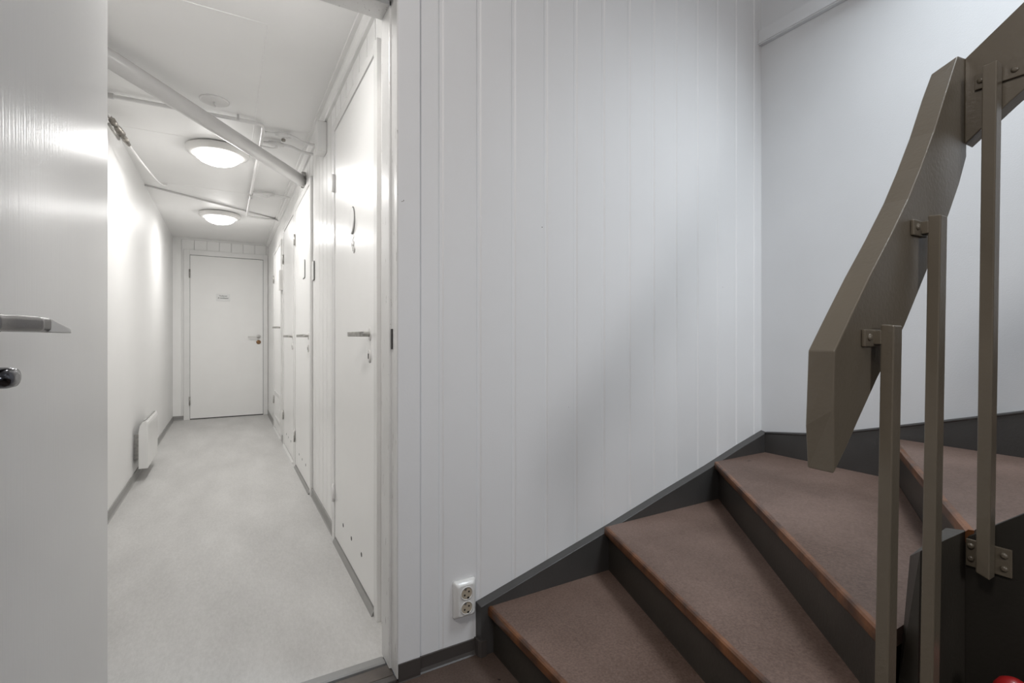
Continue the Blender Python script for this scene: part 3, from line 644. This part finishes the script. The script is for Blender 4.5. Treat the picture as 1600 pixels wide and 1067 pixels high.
# ------------------------------------------------------------------ electric heater on the left wall
ht = thing('wall_heater', (-0.53, 4.72, 0.09), 'white electric panel heater low on the left corridor wall', 'heater')
bm = BM()
pr = [(-0.552, 0.092), (-0.497, 0.092), (-0.497, 0.405), (-0.500, 0.425), (-0.510, 0.440), (-0.530, 0.428), (-0.546, 0.400), (-0.552, 0.36)]
prism_y(bm, pr, 4.43, 5.02); obj('heater_case', bm, 'enamel', ht, bevel=0.002)
bm = BM(); prism_y(bm, [(-0.5035, 0.430), (-0.511, 0.4415), (-0.530, 0.4295), (-0.522, 0.424)], 4.46, 4.99); gr = obj('grille', bm, 'black', ht, 'dark outlet grille')
for k in range(10):
    bm = BM(); yy = 4.485+k*0.053; add_box(bm, -0.529, -0.505, yy, yy+0.004, 0.426, 0.4425); obj('grille_bar', bm, 'enamel', gr)
for yy in (4.50, 4.90):
    bm = BM(); add_box(bm, LX, -0.550, yy, yy+0.03, 0.15, 0.33); obj('wall_bracket', bm, 'lever', ht)

# ------------------------------------------------------------------ signs and plates
sg = thing('door_sign', (-0.04, EY-0.01, 1.52), 'small white plastic sign with two printed lines on the end door', 'sign')
bm = BM(); add_box(bm, -0.118, 0.038, EY-0.014, EY-0.0105, 1.522, 1.618, 0.001); obj('sign_plate', bm, 'sign', sg)
def text(body, size, loc, rot, parent, mat, name='lettering'):
    cu = bpy.data.curves.new(name, 'FONT'); cu.body = body; cu.size = size; cu.align_x = 'CENTER'; cu.align_y = 'CENTER'; cu.extrude = 0.0003; cu.offset = 0.0004
    o = bpy.data.objects.new('tmp', cu); C.objects.link(o)
    bpy.context.view_layer.update()
    me = bpy.data.meshes.new_from_object(o.evaluated_get(bpy.context.evaluated_depsgraph_get())); bpy.data.objects.remove(o)
    me.transform(Matrix.Translation(Vector(loc) - world_loc(parent)) @ rot)
    r = bpy.data.objects.new(name, me); C.objects.link(r); r.parent = parent; me.materials.clear(); me.materials.append(M[mat]); return r
rx = Matrix.Rotation(PI/2, 4, 'X')
text('Tavlerom', 0.023, (-0.04, EY-0.0147, 1.590), rx, sg, 'ink'); text('& ventilasjon', 0.023, (-0.04, EY-0.0147, 1.562), rx, sg, 'ink')
np_ = thing('number_plate', (RX-0.011, 2.205, 1.54), 'round white plate with torn tape residue on the nearest corridor door', 'plate')
bm = BM(); add_lathe(bm, [(0.058, 0.0), (0.058, -0.005), (0.054, -0.007)], (RX-0.0115, 2.225, 1.556), 'X', 36, 0.72, 1.0); obj('plate_disc', bm, 'sign', np_)
bm = BM(); add_lathe(bm, [(0.061, 0.0), (0.061, -0.002)], (RX-0.0112, 2.221, 1.556), 'X', 36, 0.72, 1.0); obj('plate_edge', bm, 'ink', np_, 'dark worn rim')
bm = BM()
for k in range(11):
    cy_ = 2.215 + random.uniform(-0.028, 0.028); cz_ = 1.487 - k*0.0065 + random.uniform(-0.004, 0.004); r_ = random.uniform(0.009, 0.017)
    prism_x(bm, [(cy_ + r_*random.uniform(.6, 1.2)*math.cos(a), cz_ + r_*random.uniform(.6, 1.2)*math.sin(a)) for a in [2*PI*j/7 for j in range(7)]], RX-0.0125-0.0001*k, RX-0.0112)
obj('tape_residue', bm, 'glue', np_, 'torn glossy tape residue')
def oblong(name, y, z, hw, hh, x, label, th=0.006):
    t = thing(name, (x, y, z), label, 'plate')
    for nm, g, m, q in (('plate_edge', 0.003, 'ink', th*0.6), ('plate_disc', 0.0, 'sign', th)):
        bm = BM(); pts = []
        for cy_, cz_, a0 in ((y+hw-0.012, z+hh-0.012, 0), (y-hw+0.012, z+hh-0.012, PI/2), (y-hw+0.012, z-hh+0.012, PI), (y+hw-0.012, z-hh+0.012, 1.5*PI)):
            for k in range(4): pts.append((cy_ + (0.012+g)*math.cos(a0+PI/6*k) - g*1.4, cz_ + (0.012+g)*math.sin(a0+PI/6*k)))
        prism_x(bm, pts, x-q, x); obj(nm, bm, m, t)
    return t
oblong('number_plate', 3.79, 1.53, 0.055, 0.062, RX-0.0112, 'white number plate with worn edge on the second corridor door')
oblong('wall_plate', 3.405, 1.475, 0.030, 0.060, RX-0.0005, 'rounded white plate on the boards beside the second corridor door', 0.009)
bm = BM(); add_box(bm, RX-0.035, RX-0.0005, 5.40, 5.49, 1.52, 1.72, 0.004); obj('junction_box', bm, 'plastic', None, 'small white box on the wall between the third and farthest doors', cat='box')
